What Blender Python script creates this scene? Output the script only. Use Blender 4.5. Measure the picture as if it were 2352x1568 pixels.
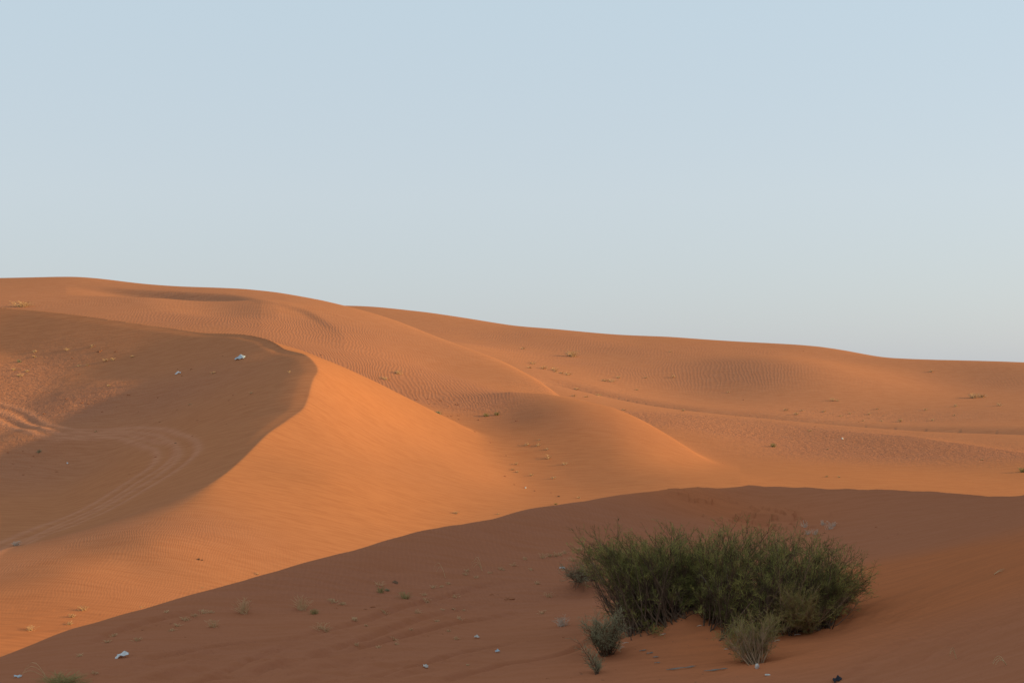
import bpy, math, random
import numpy as np

# ------------------------------------------------------------------ camera, sky, sun, exposure
scene = bpy.context.scene
C = scene.collection
for o in list(bpy.data.objects):
    bpy.data.objects.remove(o)

FPX = 50.0 / 36.0 * 2352.0          # focal length in pixels of a 2352 wide picture
CX, HY = 1176.0, 850.0              # principal point; the horizon lies on row 850 (vertical shift, camera level)

cam_data = bpy.data.cameras.new('camera')
cam_data.lens = 50.0
cam_data.sensor_width = 36.0
cam_data.shift_y = (HY - 784.0) / 2352.0
cam_data.clip_start = 0.1
cam_data.clip_end = 6000.0
cam = bpy.data.objects.new('camera', cam_data)
cam.location = (0, 0, 0)
cam.rotation_euler = (math.radians(90), 0, 0)
C.objects.link(cam)
scene.camera = cam

SUN_EL = math.radians(14.0)
SUN_AZ = math.radians(83.0)        # clockwise from +Y (view direction); 90 = exactly from the right
SUN_DIR = (math.sin(SUN_AZ) * math.cos(SUN_EL), math.cos(SUN_AZ) * math.cos(SUN_EL), math.sin(SUN_EL))

world = bpy.data.worlds.new('World')
scene.world = world
world.use_nodes = True
wn = world.node_tree
wn.nodes.clear()
wo = wn.nodes.new('ShaderNodeOutputWorld')
bg = wn.nodes.new('ShaderNodeBackground')
sky = wn.nodes.new('ShaderNodeTexSky')
sky.sky_type = 'NISHITA'
sky.sun_disc = False
sky.sun_elevation = SUN_EL
sky.sun_rotation = SUN_AZ
sky.altitude = 0
sky.air_density = 1.0
sky.dust_density = 1.0
sky.ozone_density = 1.0
bg.inputs['Strength'].default_value = 0.15
# desert haze: the clear sky mixed with pale dusty air, whiter towards the horizon
tc = wn.nodes.new('ShaderNodeTexCoord')
sx = wn.nodes.new('ShaderNodeSeparateXYZ')
wn.links.new(tc.outputs['Generated'], sx.inputs[0])
hz = wn.nodes.new('ShaderNodeValToRGB')
el_ = hz.color_ramp.elements
el_[0].position = 0.0; el_[0].color = (1.50, 1.66, 1.88, 1)
el_[1].position = 0.30; el_[1].color = (1.70, 2.08, 2.32, 1)
e_ = el_.new(0.12); e_.color = (1.74, 1.93, 2.12, 1)
wn.links.new(sx.outputs['Z'], hz.inputs[0])
mx = wn.nodes.new('ShaderNodeMix'); mx.data_type = 'RGBA'
mx.inputs[0].default_value = 0.88
wn.links.new(sky.outputs[0], mx.inputs[6])
wn.links.new(hz.outputs[0], mx.inputs[7])
wn.links.new(mx.outputs[2], bg.inputs['Color'])
wn.links.new(bg.outputs[0], wo.inputs['Surface'])

sl = bpy.data.lights.new('sun', 'SUN')
sl.energy = 2.75
sl.angle = math.radians(1.2)
sl.color = (1.0, 0.715, 0.28)
sun = bpy.data.objects.new('sun', sl)
from mathutils import Vector
sun.rotation_euler = Vector(SUN_DIR).to_track_quat('Z', 'Y').to_euler()
sun.location = (60, -20, 40)
C.objects.link(sun)

scene.view_settings.view_transform = 'Standard'
scene.view_settings.look = 'None'
scene.view_settings.exposure = 1.05
scene.view_settings.gamma = 1.0
scene.view_settings.use_curve_mapping = False
try:
    scene.cycles.max_bounces = 6
    scene.cycles.diffuse_bounces = 3
except Exception:
    pass

# ------------------------------------------------------------------ small numeric helpers
def P(x, y, D):
    """a picture position and a distance along the view give a point of the place"""
    return ((x - CX) / FPX * D, D, -(y - HY) / FPX * D)

def smax(a, b, k=0.25):
    return 0.5 * (a + b + np.sqrt((a - b) ** 2 + k * k))

def smin(a, b, k=0.25):
    return 0.5 * (a + b - np.sqrt((a - b) ** 2 + k * k))

def softplus(t, w):
    return 0.5 * (t + np.sqrt(t * t + w * w)) 

def sstep(a, b, t):
    q = np.clip((t - a) / (b - a), 0, 1)
    return q * q * (3 - 2 * q)

class TPS:
    """thin plate surface z(x, y) through the given points"""
    def __init__(self, pts, scale=20.0, smooth=0.0):
        p = np.array(pts, float)
        self.s = scale
        self.c = p[:, :2] / scale
        n = len(p)
        d2 = ((self.c[:, None, :] - self.c[None]) ** 2).sum(-1)
        K = 0.5 * d2 * np.log(d2 + 1e-12) + smooth * np.eye(n)
        A = np.zeros((n + 3, n + 3))
        A[:n, :n] = K
        A[:n, n] = 1
        A[:n, n + 1:] = self.c
        A[n:, :n] = A[:n, n:].T
        b = np.zeros(n + 3)
        b[:n] = p[:, 2]
        self.w = np.linalg.solve(A, b)
    def __call__(self, X, Y):
        x = X / self.s
        y = Y / self.s
        n = len(self.c)
        z = self.w[n] + self.w[n + 1] * x + self.w[n + 2] * y
        for i in range(n):
            d2 = (x - self.c[i, 0]) ** 2 + (y - self.c[i, 1]) ** 2
            z = z + self.w[i] * 0.5 * d2 * np.log(d2 + 1e-12)
        return z

def hsh(ix, iy, seed):
    h = (ix.astype(np.int64) * 374761393 + iy.astype(np.int64) * 668265263 + seed * 974711) & 0x7fffffff
    h = ((h ^ (h >> 13)) * 1274126177) & 0x7fffffff
    return ((h ^ (h >> 16)) & 0xffff) / 32767.5 - 1.0

def noise(x, y, seed=0):
    ix = np.floor(x); iy = np.floor(y)
    fx = x - ix; fy = y - iy
    fx = fx * fx * fx * (fx * (6 * fx - 15) + 10)
    fy = fy * fy * fy * (fy * (6 * fy - 15) + 10)
    a = hsh(ix, iy, seed); b = hsh(ix + 1, iy, seed)
    c = hsh(ix, iy + 1, seed); d = hsh(ix + 1, iy + 1, seed)
    return (a + (b - a) * fx) * (1 - fy) + (c + (d - c) * fx) * fy

def fbm(x, y, octs=3, seed=0):
    s = 0; a = 1.0; n = 0
    for k in range(octs):
        s = s + a * noise(x * 2 ** k + 17.3 * k, y * 2 ** k - 9.1 * k, seed + k)
        n += a
        a *= 0.5
    return s / n

def seg_dist(X, Y, line):
    """distance to a polyline and the position along it (0..1 per whole line)"""
    best = np.full(X.shape, 1e9)
    n = len(line) - 1
    tt = np.zeros(X.shape)
    for i in range(n):
        ax, ay = line[i][0], line[i][1]
        bx, by = line[i + 1][0], line[i + 1][1]
        L2 = (bx - ax) ** 2 + (by - ay) ** 2 + 1e-9
        t = np.clip(((X - ax) * (bx - ax) + (Y - ay) * (by - ay)) / L2, 0, 1)
        d = np.hypot(X - ax - t * (bx - ax), Y - ay - t * (by - ay))
        m = d < best
        best = np.where(m, d, best)
        tt = np.where(m, (i + t) / n, tt)
    return best, tt

def inside(X, Y, poly):
    r = np.zeros(X.shape, bool)
    n = len(poly)
    for i in range(n):
        x1, y1 = poly[i][0], poly[i][1]
        x2, y2 = poly[(i + 1) % n][0], poly[(i + 1) % n][1]
        if y1 == y2:
            continue
        c = ((y1 > Y) != (y2 > Y)) & (X < (x2 - x1) * (Y - y1) / (y2 - y1) + x1)
        r ^= c
    return r

def smooth_line(pts, n=8):
    """Catmull-Rom through the points"""
    p = np.array(pts, float)
    q = np.vstack([2 * p[0] - p[1], p, 2 * p[-1] - p[-2]])
    out = []
    for i in range(1, len(q) - 2):
        for k in range(n):
            t = k / n
            out.append(0.5 * ((2 * q[i]) + (-q[i - 1] + q[i + 1]) * t + (2 * q[i - 1] - 5 * q[i] + 4 * q[i + 1] - q[i + 2]) * t * t
                              + (-q[i - 1] + 3 * q[i] - 3 * q[i + 1] + q[i + 2]) * t ** 3))
    out.append(p[-1])
    return np.array(out)

# ------------------------------------------------------------------ the dunes: crest lines (picture x, picture y, distance)
CREST_NEAR = [(-900, 1800, 17), (-300, 1610, 20), (0, 1505, 22.5), (80, 1475, 23), (170, 1440, 23.6), (330, 1398, 24.6), (560, 1330, 26.4), (800, 1262, 28.8),
              (1000, 1213, 31.2), (1180, 1175, 33.6), (1280, 1155, 35), (1400, 1137, 36.8), (1500, 1125, 38.4), (1600, 1115, 40),
              (1720, 1111, 41.5), (1850, 1115, 41.5), (2000, 1121, 40.5), (2150, 1127, 39.5), (2352, 1135, 38)]
CREST_BACK = CREST_NEAR + [(2600, 0, 44), (2900, 0, 50), (5000, 0, 50)]
# the curled crest of the middle dune, from the far left round its nose and back towards the camera
CURL = [(-500, 668, 118), (-250, 690, 115), (0, 706, 112), (100, 714, 110.5), (200, 727, 108.5), (330, 745, 106), (400, 755, 104.5), (470, 765, 102.5), (560, 770, 99.5),
        (610, 781, 97), (650, 803, 94), (700, 815, 91), (722, 832, 88.5), (731, 850, 86), (722, 868, 84), (716, 885, 82.5), (708, 915, 80.5),
        (695, 940, 78.5), (660, 965, 76.5), (620, 992, 74), (590, 1020, 71.5), (560, 1050, 69), (520, 1085, 66), (470, 1117, 63), (420, 1145, 60.5),
        (320, 1180, 57), (200, 1225, 53.5), (0, 1290, 49), (-300, 1390, 43), (-700, 1520, 36)]
M_BACK = [(-600, 665, 122), (-250, 689, 116), (0, 706, 112.5), (200, 727, 109), (400, 755, 105), (560, 770, 100.5), (610, 779, 99), (640, 793, 97.5), (700, 807, 96), (740, 823, 95.5),
          (800, 848, 96), (870, 880, 96.5), (950, 920, 97), (1040, 965, 96), (1110, 1005, 94), (1200, 1065, 90), (1300, 1150, 84)]
L_BACK = [(-700, 640, 180), (0, 640, 172), (100, 638, 170), (180, 636, 169), (230, 639, 168), (330, 651, 166), (430, 659, 164), (560, 664, 162), (640, 672, 160), (740, 690, 156), (805, 706, 152),
          (911, 736, 146), (1016, 777, 139), (1086, 803, 134), (1157, 829, 129), (1227, 865, 123), (1280, 903, 117), (1380, 980, 108)]
N_BACK = [(1000, 930, 103), (1069, 912, 105), (1174, 898, 107.5), (1262, 905, 107), (1333, 921, 105.5), (1403, 938, 104), (1473, 961, 101.5), (1543, 988, 98.5), (1590, 1010, 96), (1700, 1075, 90)]
R_BACK = [(-400, 700, 250), (400, 700, 245), (820, 707, 236), (900, 711, 232), (1000, 719, 228), (1100, 735, 224), (1200, 751, 220), (1300, 760, 216), (1430, 768, 211), (1545, 771, 207),
          (1600, 775, 205), (1720, 784, 201), (1800, 790, 198), (1880, 795, 195), (1950, 803, 192), (2040, 817, 188), (2150, 823, 184), (2352, 832, 178), (2800, 850, 170), (3600, 880, 160)]

def lift(pts):
    return [P(*p) for p in pts]

F_PTS = lift(CREST_NEAR) + lift([
    (0, 1568, 20.5), (300, 1568, 20), (600, 1568, 19.4), (900, 1568, 19), (1200, 1568, 18.6), (1600, 1568, 17.5), (2000, 1568, 15.4), (2352, 1568, 12.0),
    (0, 1535, 21.8), (300, 1500, 21.8), (600, 1450, 23.2), (900, 1420, 24), (1200, 1430, 24), (1380, 1500, 20.6), (1480, 1450, 22.0), (1600, 1395, 23.6),
    (1750, 1500, 19.6), (1900, 1440, 21.2), (2100, 1400, 20.4), (2352, 1400, 17),
    (300, 1440, 23.8), (600, 1380, 25.4), (900, 1310, 28.2), (1200, 1215, 32.5), (1200, 1280, 30), (1450, 1240, 32.6), (1700, 1150, 40), (1700, 1200, 37.5), (1700, 1290, 31.5), (1950, 1262, 32), (2150, 1235, 30.5), (2352, 1200, 27.5),
    (1950, 1170, 38.4), (2200, 1175, 35), (2300, 1290, 21.5)]) + [
    (0, 0, -1.7), (0, 6, -2.6), (0, 12, -3.7), (-5, 3, -2.6), (-12, 10, -4.3), (4, 8, -2.6), (5, 2, -1.4), (-5, -8, -2.0), (0, -15, -1.5), (-25, 0, -4.5), (-30, -20, -4.5), (10, -14, 0.6), (0, -40, -3),
    (10, 4, 0.2), (10, 13, -1.1), (14, 18, -0.4), (16, 8, 3.0), (20, 2, 5.4), (21, 16, 5.2), (22, 24, 4.8), (22, 30, 3.9), (22, 36, 2.7), (15, 33, -2.2), (22, 40, 1.9), (22, 45, 0.6), (22, 48, -1.2), (22, 54, -5), (34, 10, 5), (34, 26, 4.5), (34, 36, 1.0), (34, 46, -3), (20, -12, 4.8), (60, 0, 2), (60, 40, -4), (60, -30, 0)]  # right-hand points: unseen ridge off frame, shaped to shade the foreground

O_PTS = lift(CURL[2:26:1]) + lift(CURL[26:]) + lift(M_BACK[7:-1]) + lift([
    (0, 1500, 40), (300, 1410, 45), (600, 1330, 52), (800, 1265, 58), (1000, 1215, 65), (1280, 1160, 74), (1500, 1160, 72),
    (0, 1400, 44), (300, 1290, 51), (560, 1180, 60), (750, 1100, 68), (900, 1050, 78), (1050, 1080, 80), (820, 950, 83), (950, 980, 88), (1150, 1110, 80),
    (0, 1700, 34), (800, 1400, 50), (351, 1232, 53.5), (156, 1298, 49)])
B_PTS = lift([(560, 1040, 74), (430, 1100, 70), (300, 1160, 68), (100, 1240, 63), (0, 1280, 61), (-300, 1390, 48),
    (500, 1000, 80), (350, 1050, 77), (200, 1120, 79), (0, 1180, 76), (-200, 1250, 70), (620, 940, 84), (500, 930, 87), (300, 960, 88), (100, 1010, 85), (0, 1060, 82),
    (630, 925, 88), (450, 860, 94), (200, 900, 94), (0, 925, 95), (-300, 1000, 92), (350, 830, 99.5), (150, 820, 103), (0, 800, 106.5), (600, 850, 92), (-300, 800, 110)])
L_PTS = lift(L_BACK) + lift([(0, 690, 140), (0, 720, 128), (200, 685, 146), (200, 722, 126), (400, 683, 148), (400, 760, 116), (500, 720, 132), (650, 700, 140), (700, 760, 122), (640, 800, 110), (740, 830, 108), (850, 770, 128), (900, 840, 113),
    (950, 920, 103), (1000, 850, 118), (1100, 890, 112), (-500, 700, 140), (1300, 960, 104), (900, 1000, 95)])
N_PTS = lift(N_BACK) + lift([(950, 935, 100), (1000, 965, 97), (1100, 960, 98.5), (1250, 960, 98), (1400, 1000, 94), (1150, 1040, 89), (1300, 1050, 88.5), (1500, 1050, 89), (1300, 1120, 80), (1550, 1110, 80), (1400, 1180, 72), (1600, 1180, 72)])
R_PTS = lift(R_BACK) + lift([(820, 760, 190), (1100, 800, 178), (1200, 850, 155), (1400, 830, 172), (1700, 850, 168), (1400, 900, 142), (1700, 930, 140), (2000, 870, 160), (2352, 900, 148), (2000, 960, 136), (2352, 990, 120),
    (1350, 935, 125), (1550, 990, 112), (1800, 1000, 114), (2050, 1040, 106), (2352, 1090, 94), (1650, 1060, 97), (1900, 1080, 93), (2352, 1115, 86), (1700, 1110, 84), (2000, 1110, 84), (1500, 1140, 80), (1700, 1300, 60), (2352, 1300, 60), (2900, 1100, 90), (2900, 950, 140)])

tF, tO, tB, tL, tN, tR = [TPS(p) for p in (F_PTS, O_PTS, B_PTS, L_PTS, N_PTS, R_PTS)]

def back_drop(u, D, line, slope, w):
    a = np.array(line, float)
    Dc = np.interp(u, a[:, 0], a[:, 2])
    t = D - Dc
    return -slope * (softplus(t, w) - 0.40 * w * np.exp(-(t / (4.5 * w)) ** 2))

curl_plan = smooth_line([P(*p)[:2] for p in CURL], 6)
curl_poly = list(map(tuple, curl_plan)) + [(-90, 30), (-90, 118)]
# small slip faces on the far left dune
slipA = smooth_line([P(*p)[:2] for p in [(150, 642, 158), (246, 650, 157), (340, 657, 155), (439, 662, 153), (527, 663, 151), (577, 669, 148), (614, 681, 143), (650, 690, 139)]], 6)
slipB = smooth_line([P(*p)[:2] for p in [(600, 688, 141), (640, 690, 140), (703, 694, 138), (740, 704, 134), (773, 719, 129), (800, 735, 125)]], 6)
bench = smooth_line([P(*p)[:2] for p in [(-400, 698, 140), (0, 690, 142), (160, 684, 143), (320, 681, 143.5), (510, 680, 143), (620, 682, 142), (720, 696, 139)]], 6)
slipC = smooth_line([P(*p)[:2] for p in [(960, 925, 104), (1060, 907, 105), (1170, 900, 106), (1260, 908, 105.5), (1330, 926, 103.5)]], 6)

def signed_side(X, Y, line):
    """distance to an open line, positive on its camera side (smaller Y at the same picture column)"""
    d, t = seg_dist(X, Y, line)
    u = X / np.maximum(Y, 1)
    lu = line[:, 0] / line[:, 1]
    order = np.argsort(lu)
    Dl = np.interp(u, lu[order], line[order, 1])
    return np.where(Y < Dl, d, -d), t

TRACKS = [
    [(-60, 916, 0), (0, 934, 0), (45, 950, 0), (90, 976, 0), (150, 990, 0), (230, 992, 0), (310, 990, 0), (370, 1000, 0), (415, 1012, 0), (432, 1030, 0), (425, 1052, 0), (385, 1085, 0), (320, 1125, 0), (250, 1165, 0), (150, 1210, 0), (40, 1252, 0), (-60, 1290, 0)],
    [(-60, 936, 0), (0, 957, 0), (50, 980, 0), (110, 995, 0), (190, 999, 0), (280, 996, 0), (340, 1008, 0), (372, 1022, 0), (382, 1044, 0), (360, 1072, 0), (300, 1110, 0), (220, 1160, 0), (120, 1205, 0), (0, 1258, 0)]]

def raw_height(X, Y):
    D = np.maximum(Y, 0.5)
    u = CX + FPX * X / D
    th = np.degrees(np.abs(np.arctan2(X, Y)))
    r = np.hypot(X, Y)
    out_fade = r * 0.35 * sstep(28, 75, th)
    front = Y > 30
    big = -60.0
    # far layers only where they can matter
    zR = np.full(X.shape, big); zL = zR.copy(); zN = zR.copy(); zM = zR.copy()
    m = front
    Xm, Ym, um, Dm, fm = X[m], Y[m], u[m], D[m], out_fade[m]
    R = tR(Xm, Ym) + back_drop(um, Dm, R_BACK, 0.35, 4.0) - fm
    R = R + 0.35 * fbm(Xm / 22, Ym / 30, 2, 5) * sstep(90, 130, Dm)
    # low shelf edge crossing the far right plain
    shelf = np.array([P(*p)[:2] for p in [(1200, 850, 150), (1350, 885, 145), (1600, 930, 137), (1900, 962, 132), (2352, 1003, 124), (2700, 1030, 118)]])
    sd, st = signed_side(Xm, Ym, shelf)
    R = R - 0.85 * np.exp(-((sd - 2.0) / 2.6) ** 2) * sstep(0.0, 0.2, st) * (1 - sstep(.8, 1, st))
    shelf2 = np.array([P(*p)[:2] for p in [(1750, 975, 121), (1900, 1000, 117), (2080, 1032, 112), (2220, 1066, 106), (2352, 1097, 100), (2600, 1150, 92)]])
    sd, st = signed_side(Xm, Ym, shelf2)
    R = R + 0.7 * np.exp(-(np.maximum(sd, 0) / 9.0) ** 2 - (np.minimum(sd, 0) / 3.0) ** 2) * sstep(0.0, 0.45, st) - 0.0
    for (bx, by, rx, ry, a_) in ((33, 165, 10, 16, 1.3), (50, 160, 12, 18, -1.0), (16, 150, 9, 12, -0.6), (3, 140, 7, 12, 0.5), (24, 112, 8, 8, -.35), (12, 112, 7, 7, .4), (-9, 168, 9, 12, 1.3)):
        R = R + a_ * np.exp(-((Xm - bx) / rx) ** 2 - ((Ym - by) / ry) ** 2)
    L = tL(Xm, Ym) + back_drop(um, Dm, L_BACK, 0.42, 3.0) - fm
    sA, tA = signed_side(Xm, Ym, slipA)
    def env(u0, u1, p=1.3):
        return np.sin(np.clip((um - u0) / (u1 - u0), 0, 1) * np.pi) ** p
    L = L - 0.8 * sstep(-0.2, 2.0, sA) * (1 - sstep(3, 13, sA)) * env(150, 640)
    sB, tB_ = signed_side(Xm, Ym, slipB)
    L = L - 0.20 * sstep(-0.2, 1.1, sB) * (1 - sstep(1.6, 15, sB)) * env(600, 790, 1.0)
    sC, tC = signed_side(Xm, Ym, bench)
    L = L + 0.45 * np.exp(-(np.maximum(sC, 0) / 6.0) ** 2 - (np.minimum(sC, 0) / 2.2) ** 2) * (1 - sstep(450, 720, um))
    N = tN(Xm, Ym) + back_drop(um, Dm, N_BACK, 0.4, 2.0) - 1.4 * sstep(1400, 1740, um) * sstep(80, 94, Dm)
    bx, by, _ = P(1180, 1085, 84)
    N = N - 0.6 * np.exp(-((Xm - bx) / 5.0) ** 2 - ((Ym - by) / 9.0) ** 2)
    N = N  - fm - 0.3 * np.maximum(0, 960 - um) / 100 * 2
    bx, by, _ = P(1085, 938, 101)
    N = N - 0.75 * np.exp(-((Xm - bx) / 4.5) ** 2 - ((Ym - by) / 6.0) ** 2)
    bx, by, _ = P(1340, 960, 98)
    N = N + 0.35 * np.exp(-((Xm - bx) / 4.0) ** 2 - ((Ym - by) / 6.0) ** 2)
    O = tO(Xm, Ym)
    Mz = O + back_drop(um, Dm, M_BACK, 0.45, 1.0)
    d, t = seg_dist(Xm, Ym, curl_plan)
    ins = inside(Xm, Ym, curl_poly)
    B = tB(Xm, Ym) + 0.17 * fbm(Xm / 9, Ym / 6, 3, 11) + 0.06 * fbm(Xm / 2.2, Ym / 1.6, 3, 12) * sstep(-14, -22, Xm)
    for (px, py, pd, rx, ry, a_) in ((300, 925, 92, 7, 3, .32), (130, 945, 92, 6, 3, .25), (170, 860, 97, 8, 3, .25), (200, 1075, 83, 6, 3, .4), (60, 1040, 84, 5, 3, .35)):
        bx, by, _ = P(px, py, pd)
        B = B + a_ * np.exp(-((Xm - bx) / rx) ** 2 - ((Ym - by) / ry) ** 2)
    sg = np.where(ins, d, -d)
    low = 1 - sstep(50, 66, Ym)
    k_ = 0.62 - 0.34 * low
    w_ = 0.05 + 3.6 * low
    slip = O - k_ * 0.5 * (sg + np.sqrt(sg * sg + w_ * w_))
    zin = slip + (smax(B, slip, 0.5) - slip) * sstep(0.0, 1 + 5 * low, d)
    zin = np.minimum(zin, slip + 0.35 * d)
    Mz = np.where(ins, np.minimum(zin, O), slip + back_drop(um, Dm, M_BACK, 0.45, 1.0)) - fm
    Mz = Mz - 3.0 * sstep(1280, 1750, um)
    zR[m] = R; zL[m] = L; zN[m] = N; zM[m] = Mz
    F = tF(X, Y)
    F = np.where(Y > 12, F + back_drop(u, D, CREST_BACK, 0.5, 0.6) * sstep(12, 16, Y), F)
    F = np.where(r > 60, F - 0.1 * (r - 60), F)
    F = np.clip(F, -60, 6)
    base = -9.5 + 0.0 * X
    z = smax(smax(zR, base, 1.0), zL, 0.3)
    z = smax(z, zN, 0.7)
    z = smax(z, zM, 0.25)
    z = smax(z, F, 0.15)
    return z

# ------------------------------------------------------------------ one polar sheet of ground round the viewpoint
dc = math.radians(0.036)
half = math.radians(21.5)
inner = np.arange(-half, half, dc)
outer = [half]
st_ = dc
while outer[-1] < math.pi:
    st_ = min(st_ * 1.12, math.radians(2.5))
    outer.append(outer[-1] + st_)
outer = np.array(outer); outer = outer[outer < math.pi - math.radians(0.5)]
TH = np.concatenate([-outer[::-1], inner[1:], outer, [math.pi]])
def logr(a, b, s):
    return np.exp(np.arange(math.log(a), math.log(b), s))
RR = np.concatenate([logr(0.6, 11, 0.03), logr(11, 60, 0.003), logr(60, 92, 0.0019), logr(92, 120, 0.0012), logr(120, 260, 0.0042), logr(260, 3000, 0.08)])
NT, NR = len(TH), len(RR)
GX = RR[:, None] * np.sin(TH)[None]
GY = RR[:, None] * np.cos(TH)[None]
GZ = np.empty_like(GX)
for i in range(0, NR, 100):
    GZ[i:i + 100] = raw_height(GX[i:i + 100], GY[i:i + 100])
IMGU = CX + FPX * np.tan(np.clip(TH, -1.2, 1.2))
IMGU = np.where(np.abs(TH) > 1.2, np.sign(TH) * 1e5, IMGU)

def height(X, Y):
    """height of the ground sheet at one point"""
    r = math.hypot(X, Y); th = math.atan2(X, Y)
    i = min(max(np.searchsorted(RR, r) - 1, 0), NR - 2)
    j = min(max(np.searchsorted(TH, th) - 1, 0), NT - 2)
    a = min(max((r - RR[i]) / (RR[i + 1] - RR[i]), 0), 1)
    b = min(max((th - TH[j]) / (TH[j + 1] - TH[j]), 0), 1)
    return float((GZ[i, j] * (1 - b) + GZ[i, j + 1] * b) * (1 - a) + (GZ[i + 1, j] * (1 - b) + GZ[i + 1, j + 1] * b) * a)

def ground(x, y):
    """where the line of sight through picture position (x, y) first meets the sand"""
    th = math.atan((x - CX) / FPX)
    j = min(max(np.searchsorted(TH, th) - 1, 0), NT - 2)
    b = (th - TH[j]) / (TH[j + 1] - TH[j])
    z = GZ[:, j] * (1 - b) + GZ[:, j + 1] * b
    D = RR * math.cos(th)
    row = HY - FPX * z / D
    row = np.where(RR < 8, 1e5, row)
    k = int(np.argmax(row <= y))
    if k == 0:
        k = int(np.argmin(np.where(RR < 300, row, 1e9)))
        Dk = D[k]
    else:
        f = (row[k - 1] - y) / (row[k - 1] - row[k] + 1e-9)
        Dk = D[k - 1] + (D[k] - D[k - 1]) * f
    X = (x - CX) / FPX * Dk
    return (X, Dk, height(X, Dk))

# fine relief of the sand, added once the large shapes exist
UU = np.broadcast_to(IMGU[None], GX.shape)
FRONT_LINES = [
    ([(600, 1500), (735, 1452), (840, 1425), (950, 1388), (1090, 1352), (1200, 1335)], .10),
    ([(640, 1530), (760, 1492), (880, 1452), (1000, 1412), (1130, 1380)], .10),
    ([(735, 1510), (900, 1470), (1060, 1430), (1200, 1405)], .08),
    ([(420, 1568), (560, 1520), (700, 1470), (820, 1440)], .10),
    ([(300, 1520), (420, 1500), (560, 1478), (700, 1472)], .08),
    ([(760, 1568), (900, 1540), (1050, 1500), (1200, 1470)], .08),
    ([(1000, 1568), (1150, 1530), (1300, 1500), (1400, 1440)], .07),
    ([(200, 1480), (300, 1440), (400, 1415), (470, 1405)], .09)]
TRACK = np.zeros_like(GZ)
def relief():
    global GZ
    near = 1 - sstep(40, 46, GY)
    # long shallow undulations
    GZ += near * 0.05 * fbm(GX / 2.2, GY / 3.5, 3, 21) * sstep(9, 14, GY)
    # churned, wind-sorted sand in the foreground
    def spot(x, y, rx, ry):
        X0, Y0, _ = ground(x, y)
        return np.exp(-((GX - X0) / rx) ** 2 - ((GY - Y0) / ry) ** 2)
    churn = spot(700, 1540, 2.6, 1.6) + .6 * spot(300, 1560, 2, 1.5) + .9 * spot(2050, 1520, 1.6, 1.6) + .5 * spot(2030, 1420, .9, 1.6) + .4 * spot(1500, 1560, 1.5, .8)
    crust = spot(1700, 1185, 1.5, 1.6) + spot(1800, 1200, 1.2, 1.3) + .6 * spot(1640, 1180, 1, 1) + .5 * spot(2000, 1235, .8, 1.2)
    GZ += 0.30 * spot(1600, 1450, .9, 1.1) + 0.12 * spot(1720, 1480, .9, .8) + 0.12 * spot(1500, 1470, .8, .8) + 0.15 * spot(1850, 1440, .8, .8)
    m = (GY > 10) & (GY < 45) & (np.abs(TH)[None] < .5)
    x, y = GX[m], GY[m]
    rot = x * .8 + y * .6; cro = -x * .6 + y * .8
    GZ[m] += churn[m] * 0.17 * (np.abs(fbm(rot / 1.2, cro / .45, 3, 31)) - .2)
    GZ[m] += crust[m] * 0.22 * np.round(3 * np.clip(fbm(x / .9, y / .9, 3, 33) + .1, 0, 1)) / 3
    GZ[m] += 0.020 * fbm(rot / 3.0, cro / .28, 2, 37)
    for tr, w in FRONT_LINES:
        pts = np.array([ground(q[0], q[1])[:2] for q in tr])
        line = smooth_line(pts, 5)
        d, t = seg_dist(x, y, line)
        e = np.sin(np.clip(t, 0, 1) * np.pi) ** .5
        GZ[m] += e * (-0.07 * np.exp(-(d / w) ** 2) + 0.03 * np.exp(-((d - 2 * w) / w) ** 2))
    # tyre tracks on the hollow's floor
    for tr in TRACKS:
        pts = np.array([ground(p[0], p[1])[:2] for p in tr])
        line = smooth_line(pts, 5)
        m = (GY > 40) & (GY < 112) & (GX < 0) & (np.abs(TH)[None] < 0.6)
        d, t = seg_dist(GX[m], GY[m], line)
        TRACK[m] = np.maximum(TRACK[m], np.exp(-((d - .5) / .25) ** 2))
        GZ[m] += -0.05 * np.exp(-(d / 0.22) ** 2) + 0.025 * np.exp(-((d - 0.5) / 0.22) ** 2)
relief()

def make_ground():
    nv = NR * NT
    co = np.stack([GX, GY, GZ], -1).reshape(-1, 3).astype(np.float32)
    i = np.arange(NR - 1)[:, None]; j = np.arange(NT)[None]
    jn = (j + 1) % NT
    a = i * NT + j; b = i * NT + jn; c = (i + 1) * NT + jn; d = (i + 1) * NT + j
    f = np.stack([a, d, c, b], -1).reshape(-1, 4)
    # close the middle
    co = np.vstack([co, [[0, 0, float(GZ[0].mean())]]]).astype(np.float32)
    jj = np.arange(NT)
    tri = np.stack([jj, (jj + 1) % NT, np.full(NT, nv)], -1)
    me = bpy.data.meshes.new('sand_ground')
    me.vertices.add(len(co))
    me.vertices.foreach_set('co', co.ravel())
    loops = np.concatenate([f.ravel(), tri[:, ::-1].ravel()]).astype(np.int32)
    me.loops.add(len(loops))
    me.loops.foreach_set('vertex_index', loops)
    nq = len(f); nt = len(tri)
    me.polygons.add(nq + nt)
    starts = np.concatenate([np.arange(nq) * 4, nq * 4 + np.arange(nt) * 3]).astype(np.int32)
    me.polygons.foreach_set('loop_start', starts)
    me.polygons.foreach_set('use_smooth', np.ones(nq + nt, bool))
    me.update(calc_edges=True)
    me.validate()
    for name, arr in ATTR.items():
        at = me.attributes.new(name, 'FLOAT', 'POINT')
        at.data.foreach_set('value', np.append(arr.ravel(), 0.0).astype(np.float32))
    ob = bpy.data.objects.new('sand_ground', me)
    C.objects.link(ob)
    ob['kind'] = 'structure'
    ob['label'] = 'rippled orange sand dunes'
    return ob

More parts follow.
